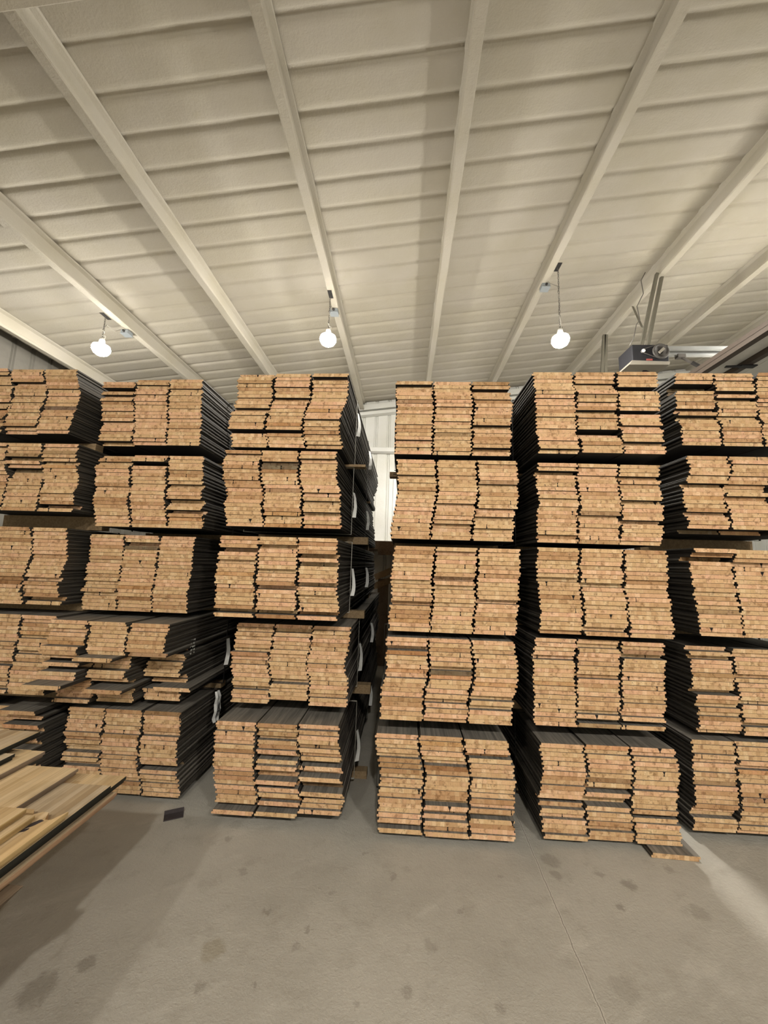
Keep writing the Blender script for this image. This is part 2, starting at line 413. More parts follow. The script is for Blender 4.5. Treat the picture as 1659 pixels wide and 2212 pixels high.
# ------------------------------------------------------------------ the planks
TH, WD = .0286, .300
def plank_mesh(length, w=WD, mats=None, flip=False, rag=None):
    """ship-lapped laminated board: front end on y = 0, left edge on x = -w/2, bottom on z = 0"""
    c = .0021; lap = .0105; m = TH/2; a = -w/2; e = w/2
    poly = [(a+c, 0), (e-lap-c, 0), (e-lap, c), (e-lap, m-.0012), (e-c, m-.0006), (e, m+c), (e, TH-c), (e-c, TH), (a+lap+c, TH), (a+lap, TH-c), (a+lap, m+.0012), (a+c, m+.0006), (a, m-c), (a, c)]
    if flip: poly = [(-x, z) for x, z in poly][::-1]
    side = []
    n = len(poly)
    for i in range(n):
        (x0, z0), (x1, z1) = poly[i], poly[(i+1) % n]
        if z0 < 1e-6 and z1 < 1e-6: side.append(2)
        elif z0 > TH-1e-6 and z1 > TH-1e-6: side.append(1)
        else: side.append(3)
    b = MB(); b.prism(poly, 0, length, side, 0)
    return b.mesh('plank', mats or [M['end'], M['grey_face'], M['under'], M['edge']])
PM = [(plank_mesh(3.64+.05*(k % 3), flip=(k > 3))) for k in range(6)]
GREY = (.30, .33, .36, 1); DARKB = (.68, .61, .54, 1); BROWN = (.84, .74, .62, 1)
LEVEL = {1: 'top', 2: 'second from top', 3: 'third from top', 4: 'fourth from top', 5: 'bottom'}
STACK = {'A': 'leftmost stack, cut by the picture edge', 'B': 'second stack from the left', 'C': 'stack just left of the wall gap', 'D': 'stack just right of the wall gap', 'E': 'second stack from the right', 'F': 'rightmost stack, cut by the picture edge'}
SHORT = {'A': 'leftmost stack', 'B': 'second stack from the left', 'C': 'third stack from the left', 'D': 'fourth stack from the left', 'E': 'fifth stack from the left', 'F': 'sixth stack from the left'}
# front y, bottom z, top z, left edge and right edge of the front at nine heights from the bottom (mm)
PACK = {
    'A1': (3.006, 2.838, 3.42, [-3144, -3137, -3127, -3115, -3105, -3101, -3105, -3131, -3157], [-2826, -2839, -2834, -2814, -2789, -2789, -2801, -2827, -2851]),
    'A2': (2.934, 2.164, 2.729, [-2953, -2957, -2951, -2934, -2943, -2961, -2981, -2983, -2985], [-2611, -2639, -2637, -2633, -2635, -2655, -2680, -2683, -2681]),
    'A3': (3.0, 1.422, 2.039, [-3012, -3040, -3051, -3037, -3016, -3007, -3005, -3021, -3037], [-2733, -2760, -2759, -2738, -2710, -2702, -2697, -2693, -2726]),
    'B1': (3.1, 2.779, 3.382, [-2653, -2654, -2659, -2663, -2670, -2682, -2690, -2690, -2683], [-1753, -1756, -1756, -1755, -1765, -1771, -1772, -1773, -1784]),
    'B2': (3.006, 2.063, 2.663, [-2518, -2533, -2554, -2563, -2560, -2563, -2576, -2573, -2555], [-1598, -1599, -1629, -1641, -1636, -1628, -1632, -1641, -1655]),
    'B3': (3.12, 1.382, 2.004, [-2622, -2640, -2646, -2641, -2634, -2627, -2626, -2628, -2633], [-1746, -1745, -1743, -1733, -1735, -1744, -1735, -1730, -1727]),
    'B5': (3.082, 0.039, 0.643, [-2545, -2559, -2581, -2610, -2610, -2609, -2610, -2604, -2596], [-1619, -1647, -1672, -1666, -1677, -1676, -1678, -1669, -1675]),
    'C1': (2.947, 2.727, 3.359, [-1399, -1427, -1447, -1443, -1428, -1403, -1393, -1409, -1393], [-506, -522, -519, -521, -502, -473, -462, -455, -471]),
    'C2': (2.922, 2.085, 2.697, [-1386, -1404, -1412, -1400, -1417, -1442, -1452, -1456, -1445], [-474, -475, -478, -490, -483, -514, -519, -530, -534]),
    'C3': (2.84, 1.409, 2.006, [-1385, -1384, -1381, -1390, -1394, -1394, -1390, -1382, -1374], [-455, -435, -457, -467, -459, -457, -466, -482, -490]),
    'C4': (3.05, 0.748, 1.337, [-1275, -1293, -1282, -1308, -1314, -1309, -1293, -1284, -1257], [-406, -396, -389, -398, -422, -425, -398, -402, -415]),
    'C5': (2.912, 0.064, 0.664, [-1291, -1282, -1300, -1317, -1325, -1323, -1326, -1333, -1322], [-390, -361, -369, -376, -378, -387, -403, -415, -429]),
    'D1': (2.941, 2.688, 3.296, [-89, -90, -86, -91, -88, -79, -85, -92, -91], [825, 823, 836, 834, 835, 853, 845, 833, 821]),
    'D2': (2.887, 2.02, 2.634, [-98, -95, -84, -72, -62, -54, -57, -61, -65], [814, 821, 833, 846, 862, 865, 868, 864, 858]),
    'D3': (2.821, 1.36, 1.965, [-95, -97, -87, -78, -83, -87, -81, -74, -66], [808, 814, 825, 836, 841, 847, 852, 851, 851]),
    'D4': (2.823, 0.766, 1.321, [-132, -135, -137, -128, -107, -100, -105, -109, -106], [762, 784, 795, 802, 817, 823, 824, 814, 788]),
    'D5': (2.846, 0.044, 0.664, [-127, -136, -130, -132, -123, -125, -137, -157, -161], [797, 795, 794, 797, 800, 804, 799, 772, 746]),
    'E1': (2.822, 2.686, 3.321, [998, 980, 972, 970, 971, 970, 968, 961, 953], [1908, 1907, 1894, 1885, 1884, 1891, 1890, 1890, 1889]),
    'E2': (2.914, 2.022, 2.629, [991, 988, 987, 999, 1012, 1002, 993, 993, 1002], [1895, 1918, 1914, 1926, 1936, 1926, 1916, 1911, 1915]),
    'E3': (2.863, 1.373, 1.986, [983, 981, 987, 980, 974, 975, 963, 962, 980], [1906, 1910, 1903, 1896, 1890, 1885, 1892, 1899, 1897]),
    'E4': (2.944, 0.735, 1.333, [957, 948, 953, 956, 950, 951, 952, 961, 969], [1852, 1850, 1869, 1873, 1870, 1883, 1895, 1897, 1884]),
    'E5': (2.915, 0.038, 0.639, [986, 982, 971, 963, 973, 989, 995, 988, 973], [1898, 1903, 1896, 1885, 1890, 1909, 1919, 1914, 1900]),
    'F1': (3.02, 2.82, 3.421, [2160, 2154, 2150, 2142, 2134, 2136, 2138, 2139, 2140], [2459, 2454, 2447, 2437, 2434, 2436, 2438, 2432, 2427]),
    'F2': (2.923, 2.126, 2.71, [2088, 2090, 2081, 2063, 2067, 2079, 2108, 2135, 2116], [2390, 2396, 2395, 2385, 2378, 2384, 2403, 2439, 2426]),
    'F3': (2.914, 1.394, 2.011, [2104, 2094, 2095, 2095, 2082, 2077, 2072, 2067, 2078], [2407, 2407, 2407, 2402, 2397, 2390, 2380, 2368, 2374]),
    'F4': (3.049, 0.696, 1.296, [2151, 2152, 2153, 2142, 2132, 2124, 2125, 2124, 2110], [2465, 2463, 2460, 2452, 2441, 2433, 2436, 2430, 2409]),
    'F5': (3.054, 0.051, 0.652, [2065, 2076, 2091, 2093, 2089, 2086, 2091, 2094, 2092], [2373, 2382, 2395, 2399, 2401, 2398, 2394, 2389, 2402]),
    'A4': (2.98, .75, 1.345, [-3020, -3020, -3015, -3010, -3005, -3000, -2995, -2990, -2990], [-2715, -2715, -2712, -2710, -2708, -2705, -2702, -2700, -2700]),
    'A5': (2.95, .045, .640, [-3030, -3030, -3030, -3030, -3040, -3040, -3045, -3050, -3045], [-2725, -2725, -2725, -2725, -2735, -2735, -2740, -2745, -2742]),
}
# boards that differ from their neighbours: (pack, column, row from the top): (push back m, tone or None)
ODD = {('C2', 1, 3): (0, GREY), ('C2', 1, 4): (0, GREY), ('C2', 1, 5): (0, DARKB), ('B1', 0, 3): (.05, DARKB), ('A1', 2, 11): (0, GREY), ('F1', 0, 3): (.10, GREY), ('F1', 0, 4): (.10, GREY),
       ('E1', 2, 4): (.12, None), ('E1', 2, 10): (.12, None), ('E1', 1, 15): (.12, None), ('E1', 1, 3): (.03, None), ('B3', 1, 2): (.06, None), ('B3', 1, 3): (0, GREY), ('B3', 1, 14): (0, BROWN), ('B5', 2, 13): (.10, GREY),
       ('B5', 1, 6): (0, DARKB), ('B5', 0, 7): (0, DARKB), ('F2', 0, 18): (.12, GREY), ('F2', 1, 18): (.12, None), ('E4', 1, 18): (.06, GREY), ('E4', 2, 18): (.06, GREY), ('D4', 0, 2): (.07, None), ('D4', 0, 7): (0, BROWN), ('D4', 1, 7): (0, GREY),
       ('D4', 2, 9): (0, BROWN), ('D4', 1, 8): (0, BROWN), ('C4', 0, 7): (0, DARKB), ('C3', 0, 3): (.10, None), ('C3', 2, 1): (0, DARKB), ('C3', 2, 4): (.06, None), ('C3', 2, 6): (.07, None), ('C3', 2, 11): (.07, None), ('C3', 1, 12): (.06, None),
       ('C3', 0, 18): (.10, None), ('C3', 1, 18): (.08, None), ('C3', 2, 18): (.08, None), ('B2', 1, 2): (.12, None), ('B2', 1, 1): (-.03, None), ('B2', 2, 12): (.08, None), ('B2', 2, 15): (.07, None), ('A3', 2, 18): (.06, None),
       ('A2', 1, 7): (.06, GREY), ('A2', 2, 17): (.09, None), ('C1', 0, 16): (.10, None), ('C1', 1, 16): (.10, None), ('E5', 1, 0): (0, BROWN), ('E5', 2, 14): (.06, GREY), ('E5', 0, 12): (.07, None), ('E5', 1, 12): (.06, None),
       ('F3', 0, 0): (-.05, None), ('F3', 0, 2): (.09, DARKB), ('F4', 0, 6): (0, DARKB), ('F4', 0, 10): (.07, None), ('C5', 0, 1): (.0, None), ('C5', 1, 3): (.05, None), ('C5', 1, 7): (.06, None), ('C5', 1, 13): (.05, DARKB),
       ('C5', 2, 8): (.07, GREY), ('C5', 2, 10): (.06, None), ('C5', 2, 13): (.05, GREY), ('C5', 1, 10): (.07, None), ('C5', 1, 12): (-.03, None), ('C5', 2, 11): (-.03, None), ('C5', 2, 14): (-.03, None), ('C5', 0, 19): (-.03, None), ('C5', 1, 19): (-.02, None), ('C5', 0, 18): (.07, None), ('C5', 1, 18): (.06, None),
       ('D1', 2, 0): (0, DARKB), ('A3', 1, 13): (0, DARKB), ('A3', 1, 14): (0, DARKB), ('D2', 1, 17): (.03, None), ('D5', 0, 5): (0, DARKB), ('D5', 0, 6): (0, DARKB), ('D5', 2, 3): (0, BROWN), ('D5', 1, 1): (0, BROWN), ('D5', 1, 6): (0, DARKB)}
SKIP = {('C4', 1, 18), ('B1', 0, 0), ('A5', 2, 1), ('A5', 1, 1), ('A5', 1, 0), ('A5', 2, 3)}
# the untidy fourth pack of the second stack: column -> row -> (left edge x, front y)
def messy(c, i, rng):
    if c == 2:
        if i < 8: return (-2.02-.004*i+(.03 if i == 7 else 0), 2.87+rng.uniform(-.01, .01))
        if i == 17: return (-1.93, 3.08)
        return (-2.04+rng.uniform(-.03, .03)-.01*(i % 3), 3.13 + (.08 if i in (8, 15, 16) else 0) + rng.uniform(-.015, .015))
    if c == 1:
        if i < 8: return (-2.348+rng.uniform(-.012, .006), 2.88+rng.uniform(-.01, .01))
        if i == 8: return (-2.375, 2.79)
        if i in (9, 10, 11): return (-2.36, 2.98)
        if i == 16: return (-2.33, 2.87)
        return (-2.365+rng.uniform(-.01, .01), 2.93 if i < 15 else 3.06)
    if i < 6: return (-2.665+rng.uniform(-.008, .004), 2.89+rng.uniform(-.015, .015))
    if i < 9: return (-2.675, 2.83)
    if i in (9, 11): return (-2.67, 2.99)
    if i == 10: return (-2.672, 2.86)
    if i < 14: return (-2.672, 2.84)
    if i == 14: return (-2.672, 2.72)
    return (-2.67, 3.0)
PACK['B4'] = (2.87, .700, 1.335, [-2670]*9, [-1730]*9)

def lerp(a, u):
    u = min(max(u, 0), .9999)*(len(a)-1); i = int(u); return a[i]+(a[i+1]-a[i])*(u-i)
BOUND = {}
def make_pack(key):
    s, lv = key[0], int(key[1]); Y, zb, zt, Lx, Rx = PACK[key]
    rng = random.Random(key)
    n = max(17, round((zt-zb)/.0303)); pitch = (zt-zb)/n
    lab = '%s strapped pack of plank ends in the %s' % ({1: 'top', 2: 'second', 3: 'third', 4: 'fourth', 5: 'bottom'}[lv], STACK[s])
    if key == 'B4': lab = 'untidy strapped pack with plank ends jutting out in the second stack from the left'
    if key == 'A5': lab = 'half-empty bottom pack in the leftmost stack behind the pale foreground planks'
    ox = (Lx[4]+Rx[4])/2000.0
    root = thing('plank_pack', lab, 'plank pack', (ox, Y, zb), 0, 'strapped plank packs in six tall stacks')
    sz = (pitch-.0021)/TH; xlo, xhi = 9, -9
    for i in range(n):
        v = 1-(i+.5)/n; u = (v*9-.5)/8
        xl, xr = lerp(Lx, u)/1000, lerp(Rx, u)/1000
        for c in range(3):
            if (key, c, i) in SKIP: continue
            jx = rng.uniform(-.004, .004); jy = rng.gauss(0, .006); back, tone = ODD.get((key, c, i), (0, None))
            if s == 'A': x0 = xl-(2-c)*.307
            elif s == 'F': x0 = xl+c*.309
            else:
                p = max((xr-xl)/3, .3015); mid = (xl+xr)/2; x0 = mid+(c-1.5)*p
            yy = Y+jy+back
            if key == 'B4': x0, yy = messy(c, i, rng); jx *= .3
            if key == 'A5':
                yy += (.0, .06, .1)[i % 3]*(c == 2)+(.25 if c < 2 else 0)
            if key == 'C5' and c > 0 and not back: yy += rng.uniform(-.02, .03)
            if rng.random() < .09 and not back: yy += rng.uniform(.018, .045)
            o = bpy.data.objects.new('plank', rng.choice(PM)); C.objects.link(o); o.parent = root
            o.location = (x0+WD/2+jx-ox, yy-Y, (n-1-i)*pitch); o.scale = (1, 1, sz)
            o.rotation_euler = (0, rng.gauss(0, .0016), rng.gauss(0, .0007))
            o.color = tone or (1, 1, 1, 1)
            if tone is None and rng.random() < .035: o.color = rng.choice([(.72, .66, .60, 1), (.86, .75, .64, 1), (.6, .58, .55, 1)])
            xlo, xhi = min(xlo, x0+jx), max(xhi, x0+jx+WD)
    BOUND[key] = (xlo, xhi, Y, zb, zt)
    # steel straps round the pack
    for q, sy in enumerate((.52, 1.75)):
        if key == 'B4': sy = (.77, 1.95)[q]
        a, b, z0, z1 = xlo-ox-.004, xhi-ox+.004, -.003, zt-zb+.003
        ring = [(a, z0), (b, z0), (b, z1), (a, z1)]
        mb = MB()
        for k in range(4):
            (x0, q0), (x1, q1) = ring[k], ring[(k+1) % 4]
            if abs(x1-x0) > abs(q1-q0): mb.box(min(x0, x1)-.001, max(x0, x1)+.001, sy, sy+.019, q0-.001, q0+.001)
            else: mb.box(x0-.001, x0+.001, sy, sy+.019, min(q0, q1)-.001, max(q0, q1)+.001)
        st = mb.build('strap', M['white_strap'] if s == 'C' and q == 0 else M['strap'], root)
        if s == 'C' or key in ('B3', 'B4'):
            t = MB(); zz = (zt-zb)*(.80 if lv == 1 else .62); xx = b+.004; L = .23
            pts = [(xx, sy-.014+.0*k, zz-L*k/5) for k in range(6)]
            vs, fs = [], []
            for k in range(6):
                bow = .012*math.sin(math.pi*k/5)+rng.uniform(0, .004); sh = .010*k*(.4+.6*rng.random())*(1 if q else -.4)
                tw = .25+.19*k*(1 if q else .8)+(.3 if q else 0); ux, uy = math.sin(tw), math.cos(tw)
                for du, dn in ((0, 0), (.036, 0), (.036, .0022), (0, .0022)): vs.append((xx+bow+du*ux+dn*uy, sy-.010+sh+du*uy-dn*ux, zz-L*k/5))
            for k in range(5):
                for m in range(4): fs.append((k*4+m, k*4+(m+1) % 4, k*4+4+(m+1) % 4, k*4+4+m))
            fs += [(3, 2, 1, 0), (20, 21, 22, 23)]
            t.raw(vs, fs); tg = t.build('tag', M['tag'], st); tg['label'] = 'white plastic tag hanging on the strap'
    return root
ROOT = {k: make_pack(k) for k in sorted(PACK)}

# paper label and dot print on the side of the second stack
def side_details():
    p = ROOT['B5']; bx = BOUND['B5'][1]; o = p.location
    b = MB(); rng = random.Random(3); vs, fs = [], []
    rows = [(0, .055, .0), (.05, .075, .012), (.10, .085, .004), (.155, .095, .016), (.21, .10, .006), (.245, .07, .012)]
    for z, wd, bow in rows:
        for k, dx in enumerate((0, .010, .004, .012)):
            y = wd*(k/3-.5)+.008*math.sin(z*20)
            vs.append((dx+bow, y, -z))
    m = 4; nv = len(vs); vs += [(x+.0015, y, z) for x, y, z in vs]
    for i in range(len(rows)-1):
        for k in range(m-1):
            a = i*m+k; fs.append((a, a+1, a+m+1, a+m)); fs.append((nv+a+1, nv+a, nv+a+m, nv+a+m+1))
    b.raw(vs, fs); lx, ly, lz = bx+.055, 3.42, .70
    pl = b.build('paper_label', M['tag'], p, (lx-o.x, ly-o.y, lz-o.z)); pl['label'] = 'crumpled white paper label'
    k = MB()
    for (y0, z0), (y1, z1) in (((-.030, -.205), (.004, -.085)), ((.004, -.085), (.020, -.175)), ((-.018, -.165), (.016, -.16))):
        k.bar((.030, y0, z0), (.030, y1, z1), .004, .004, (1, 0, 0))
    k.build('lettering', M['ink'], pl)
    q = ROOT['B4']; o = q.location; d = MB(); rng = random.Random(8)
    for r in range(5):
        for c in range(7):
            if rng.random() < .25: continue
            y, z = c*.0105, -r*.026
            d.box(0, .001, y, y+rng.choice((.003, .007)), z-rng.choice((.004, .010, .014)), z)
    lt = d.build('lettering', M['white_ink'], q, (-1.7045-o.x, 3.16-o.y, 1.168-o.z), (0, 0, 0)); lt['label'] = 'small white dot-printed characters'
side_details()

# ------------------------------------------------------------------ timber bearers between the packs
def bearers():
    for s in 'ABCDEF':
        for lv in range(1, 6):
            a = BOUND['%s%d' % (s, lv)]; below = BOUND.get('%s%d' % (s, lv+1))
            z1 = a[3]-.0035; z0 = below[4]+.0035 if below else 0.0
            y0 = max(a[2], below[2] if below else 0)
            for q, dy in enumerate((.62, 2.6)):
                if s == 'A' and q == 0: dy = .30
                if key_y(s, lv) and q == 0: dy = key_y(s, lv)-y0
                x0, x1 = a[0]+.02, a[1]-.02
                if s == 'C' and q == 0: x1 = a[1]+(.11, .13, .12, .12, .10)[lv-1]
                if s == 'D' and lv == 1 and q == 0: x0 = a[0]-.05
                where = {1: 'top', 2: 'second', 3: 'third', 4: 'fourth', 5: 'bottom'}[lv]
                o = MB().box(x0, x1, -.045, .045, 0, z1-z0).build('timber_bearer', M['timber'], None, (0, y0+dy, z0), bevel=.002)
                tag(o, '%s timber bearer under the %s pack of the %s' % (('front', 'rear')[q], where, SHORT[s]), 'timber', 'timber bearers between the plank packs')
def key_y(s, lv): return {('C', 1): 3.46, ('C', 2): 3.80, ('C', 3): 3.55, ('C', 5): 3.60}.get((s, lv), 0)
bearers()

# ------------------------------------------------------------------ loose planks of the pile in front
def loose(xr, yfar, z, w, length, top, edge, label, under='under', rz=0, sag=0, ragged=False):
    c = .0016; lap = .0105; b = MB(); a, e, m = -w/2, w/2, TH/2
    poly = [(a+c, 0), (e-lap, 0), (e-lap, m-.001), (e, m), (e, TH-c), (e-c, TH), (a+lap, TH), (a+lap, m+.001), (a, m), (a, c)]
    side = [2, 3, 3, 3, 3, 1, 3, 3, 3, 3]
    b.prism(poly, -length, 0, side, 0)
    me = b.mesh('loose_plank', [M['end'], M[top], M[under], M[edge]])
    if ragged:
        bm = bmesh.new(); bm.from_mesh(me); rng = random.Random(2)
        bmesh.ops.bisect_plane(bm, geom=bm.verts[:]+bm.edges[:]+bm.faces[:], plane_co=(0, -.22, 0), plane_no=(0, 1, 0))
        for k in range(1, 9):
            bmesh.ops.bisect_plane(bm, geom=bm.verts[:]+bm.edges[:]+bm.faces[:], plane_co=(a+w*k/9, 0, 0), plane_no=(1, .0, 0))
        cuts = {}
        for v in bm.verts:
            if v.co.y > -.01:
                k = round((v.co.x-a)/w*9); cuts.setdefault(k, rng.choice((0, -.012, -.03, -.055)) if k > 3 else 0); v.co.y += cuts[k]
        bmesh.ops.recalc_face_normals(bm, faces=bm.faces); bm.to_mesh(me); bm.free()
    o = link('loose_plank', me, None, (xr-w/2, yfar, z), (0, 0, rz))
    tag(o, label, 'plank', 'loose planks on the pile in front')
    return o
Z0 = .660; DZ = .0300
for c in (1, 2):
    for k in range(3):
        loose(-1.36-.308*c-.004*k, 1.97-.03*k-.02*c, Z0+k*DZ, .300, 3.4, 'tan_face', 'black_edge' if k else 'tan_edge',
              '%s plank in the %s row of the foreground pile' % (('lowest', 'second', 'third')[k], ('middle', 'farthest left')[c-1]))
loose(-1.362, 1.975, Z0, .300, 3.4, 'tan_face', 'tan_edge', 'lowest plank of the foreground pile, its long edge light brown', 'tan_edge')
loose(-1.378, 2.055, Z0+DZ, .285, 3.45, 'pale_face', 'black_edge', 'plank sticking out farthest towards the stacks in the foreground pile, black edge')
loose(-1.354, 1.915, Z0+2*DZ, .305, 3.3, 'tan_face', 'black_edge', 'black-edged greyish tan plank on the near right corner of the foreground pile')
loose(-1.350, 1.672, Z0+3*DZ, .222, 3.0, 'pale_face', 'ochre_edge', 'pale cream plank with a ragged broken end and dark knot on the foreground pile', ragged=True)
loose(-1.580, 1.985, Z0+3*DZ, .300, 3.3, 'pale_face', 'greyish_edge', 'wide warm-toned plank with grey edge across the middle of the foreground pile')
loose(-1.890, 2.03, Z0+3*DZ, .300, 3.3, 'tan_face', 'greyish_edge', 'plank left of the wide warm-toned one on the foreground pile')
loose(-1.418, 1.590, Z0+4*DZ, .305, 2.9, 'pale_face', 'ochre_edge', 'lower of the two short pale planks on top of the foreground pile')
loose(-1.446, 1.578, Z0+5*DZ, .290, 2.9, 'pale_face', 'ochre_edge', 'upper of the two short pale planks on top of the foreground pile')
loose(-1.835, 2.065, Z0+4*DZ, .300, 3.4, 'pale_face', 'greyish_edge', 'pale yellowish plank at the back left of the foreground pile')
loose(-1.900, 1.965, Z0+5*DZ, .260, 3.2, 'tan_face', 'black_edge', 'narrow black-edged plank with a rounded end at the left of the foreground pile')
loose(-1.945, 2.14, Z0+6*DZ, .270, 3.4, 'tan_face', 'black_edge', 'topmost brown plank at the left picture edge of the foreground pile')
def knot():
    src = [o for o in C.objects if o.get('label', '').startswith('pale cream plank')][0]
    b = MB(); rng = random.Random(4)
    for cx, cy, rx, ry, an in ((.045, -.085, .012, .040, -.5), (.030, -.125, .010, .022, -.9)):
        n = 14; vs = []
        for k in range(n):
            a = 2*math.pi*k/n; r = 1+.35*rng.uniform(-1, 1); x, y = rx*r*math.cos(a), ry*r*math.sin(a)
            vs.append((cx+x*math.cos(an)-y*math.sin(an), cy+x*math.sin(an)+y*math.cos(an), TH+.0004))
        vs += [(x, y, TH-.003) for x, y, z in vs]
        b.raw(vs, [tuple(range(n)), tuple(range(2*n-1, n-1, -1))]+[(k, k+n, (k+1) % n+n, (k+1) % n) for k in range(n)])
    k = b.build('knot', M['rust'], src); k['label'] = 'dark torn knot'
knot()
# bearers and sawhorses below the pile
def pile_support():
    for k, (y, lab) in enumerate(((1.42, 'timber bearer with a strap loop under the foreground pile'), (-.6, 'rear timber bearer under the foreground pile'))):
        t = thing('pile_bearer', lab, 'timber', (0, y, .57))
        MB().raw([(-2.32, -.05, 0), (-1.40, -.05, 0), (-1.40, .05, 0), (-2.32, .05, 0), (-2.32, -.05, .0895), (-1.315, -.05, .0895), (-1.315, .05, .0895), (-2.32, .05, .0895)],
                 [(0,3,2,1),(4,5,6,7),(0,1,5,4),(1,2,6,5),(2,3,7,6),(3,0,4,7)]).build('beam', M['old_timber'], t, bevel=.003)
        if k == 0:
            pts = [(-1.325+.030*math.sin(a), -.056, .045-.055*math.cos(a)) for i, a in enumerate([math.pi*(-.02+1.0*j/14) for j in range(15)])]
            MB().tube(pts, .0035, 8).build('strap', M['strap'], t)
        s = thing('sawhorse', ('sawhorse under the strapped bearer of the foreground pile', 'sawhorse under the rear bearer of the foreground pile')[k], 'sawhorse', (-2.12, y, 0))
        MB().box(-.22, .22, -.045, .045, .48, .569).build('top_rail', M['old_timber'], s, bevel=.003)
        for sx in (-.17, .17):
            for sy in (-1, 1):
                MB().bar((sx, sy*.03, .50), (sx, sy*.22, .012), .04, .09, (1, 0, 0)).build('leg', M['old_timber'], s)
pile_support()
# loose board on the floor
o = link('loose_plank', plank_mesh(.55), None, (1.80, 2.84, .002), (0, 0, R(-2)))
tag(o, 'thin grey plank lying on the floor under the second stack from the right', 'plank')

# scrap angle bracket
def bracket():
    b = MB(); L = .125
    b.box(-L/2, L/2, -.036, .036, 0, .006); b.box(-L/2, L/2, .030, .036, .006, .032)
    o = b.build('angle_bracket', M['rust'], None, (-1.585, 2.93, .001), (0, 0, R(28)), bevel=.001)
    tag(o, 'small dark steel angle offcut lying on the concrete floor', 'bracket')
bracket()
# ------------------------------------------------------------------ hanging lamps and junction boxes
def lamp(x, y, z, label, jb=None, seed=1, glow=('glow_down', 'glow_up')):
    zt = roof(x)-.228; rng = random.Random(seed)
    t = thing('hanging_lamp', label, 'lamp', (x, y, z), 0, 'bulb lamps hanging from the roof beams')
    d = zt-z
    MB().box(-.028, .028, -.075, .075, d-.006, d).build('mounting_plate', M['dark_steel'], t)
    # chain of oval links
    ch = MB(); n = max(6, int((d-.16)/.034)); z0 = .155
    for k in range(n):
        zc = z0+(d-.01-z0)*(k+.5)/n; hh = (d-.01-z0)/n*.62
        pts = [((.008*math.cos(a) if k % 2 else 0), (0 if k % 2 else .008*math.cos(a)), zc+hh*math.sin(a)) for a in [2*math.pi*j/8 for j in range(8)]]
        ch.tube(pts, .0028, 5, closed=True)
    ch.build('chain', M['chain'], t)
    # twisted cord from the beam down to the socket
    pts = []
    if jb: pts += [(jb[0]-x, jb[1]-y-.12, d-.045), ((jb[0]-x)*.6-.01, (jb[1]-y)*.5, d-.11), (.015, .02, d*.72+.02)]
    else: pts += [(.02, .05, d-.01), (.02, .03, d-.10)]
    for k in range(9):
        a = k*1.3+seed; pts.append((.013*math.cos(a), .013*math.sin(a), d*.66-(d*.66-.19)*k/8))
    pts += [(.035, .01, .20), (.02, .0, .13)]
    MB().tube(pts, .0048, 6).build('cord', M['cord'], t)
    MB().lathe([(.012, .165), (.030, .155), (.036, .11), (.042, .085), (.048, .075), (.052, .062), (.052, .0465)], 24).build('lamp_holder', M['lamp_white'], t)
    prof = [(.004, -.088), (.045, -.082), (.085, -.055), (.108, -.012), (.111, .012), (.100, .046)]
    MB().lathe(prof, 28, None, [0, 0, 0, 1, 1, 1]).build('bulb', [M[glow[0]], M[glow[1]]], t)
    return t
def junction(x, y, label):
    z = roof(x)-.228
    t = thing('junction_box', label, 'junction box', (x, y, z), 0, 'steel junction boxes on the roof beams')
    MB().box(-.055, .055, -.055, .055, -.055, 0).build('body', M['box_grey'], t, bevel=.003)
    MB().box(-.060, .060, -.060, .060, -.060, -.0555).build('cover_plate', M['box_grey'], t, bevel=.001)
    MB().lathe([(.016, 0), (.016, .018), (.009, .020), (.009, .03)], 12, Matrix.Translation((.0, -.055, -.028)) @ Matrix.Rotation(R(90), 4, 'X')).build('cable_clamp', M['dark_steel'], t)
JB = [(-4.14, 5.07), (-1.085, 5.13), (1.93, 5.11)]
LL = ['glowing bulb lamp hanging by a short chain at the left, above the second stack', 'glowing bulb lamp hanging on a chain above the third stack, near the middle', 'glowing bulb lamp on the longest chain, above the second stack from the right']
for i, (x, y, z) in enumerate(LAMPS_FRONT):
    lamp(x, y, z, LL[i], JB[i], i+1, ('glow_front', 'glow_front_up'))
    junction(*JB[i], ('grey junction box on the roof beam beside the left lamp', 'grey junction box on the roof beam beside the middle lamp', 'grey junction box on the roof beam beside the right lamp')[i])
for i, (x, y, z) in enumerate(LAMPS_REST):
    lamp(x, y, z, ('glowing bulb lamp above the raised garage door', 'glowing bulb lamp behind the viewer, over the foreground pile', 'glowing bulb lamp behind the viewer, over the middle of the floor', 'glowing bulb lamp behind the viewer, to the right')[i], None, 10+i, ('glow_half', 'glow_up') if i == 1 else ('glow_half', 'glow_dim') if i == 0 else ('glow_down', 'glow_up'))
lamp(*LAMP_WALL, 'glowing bulb lamp behind the stacks near the white back wall', None, 20, ('glow_weak', 'glow_weak'))

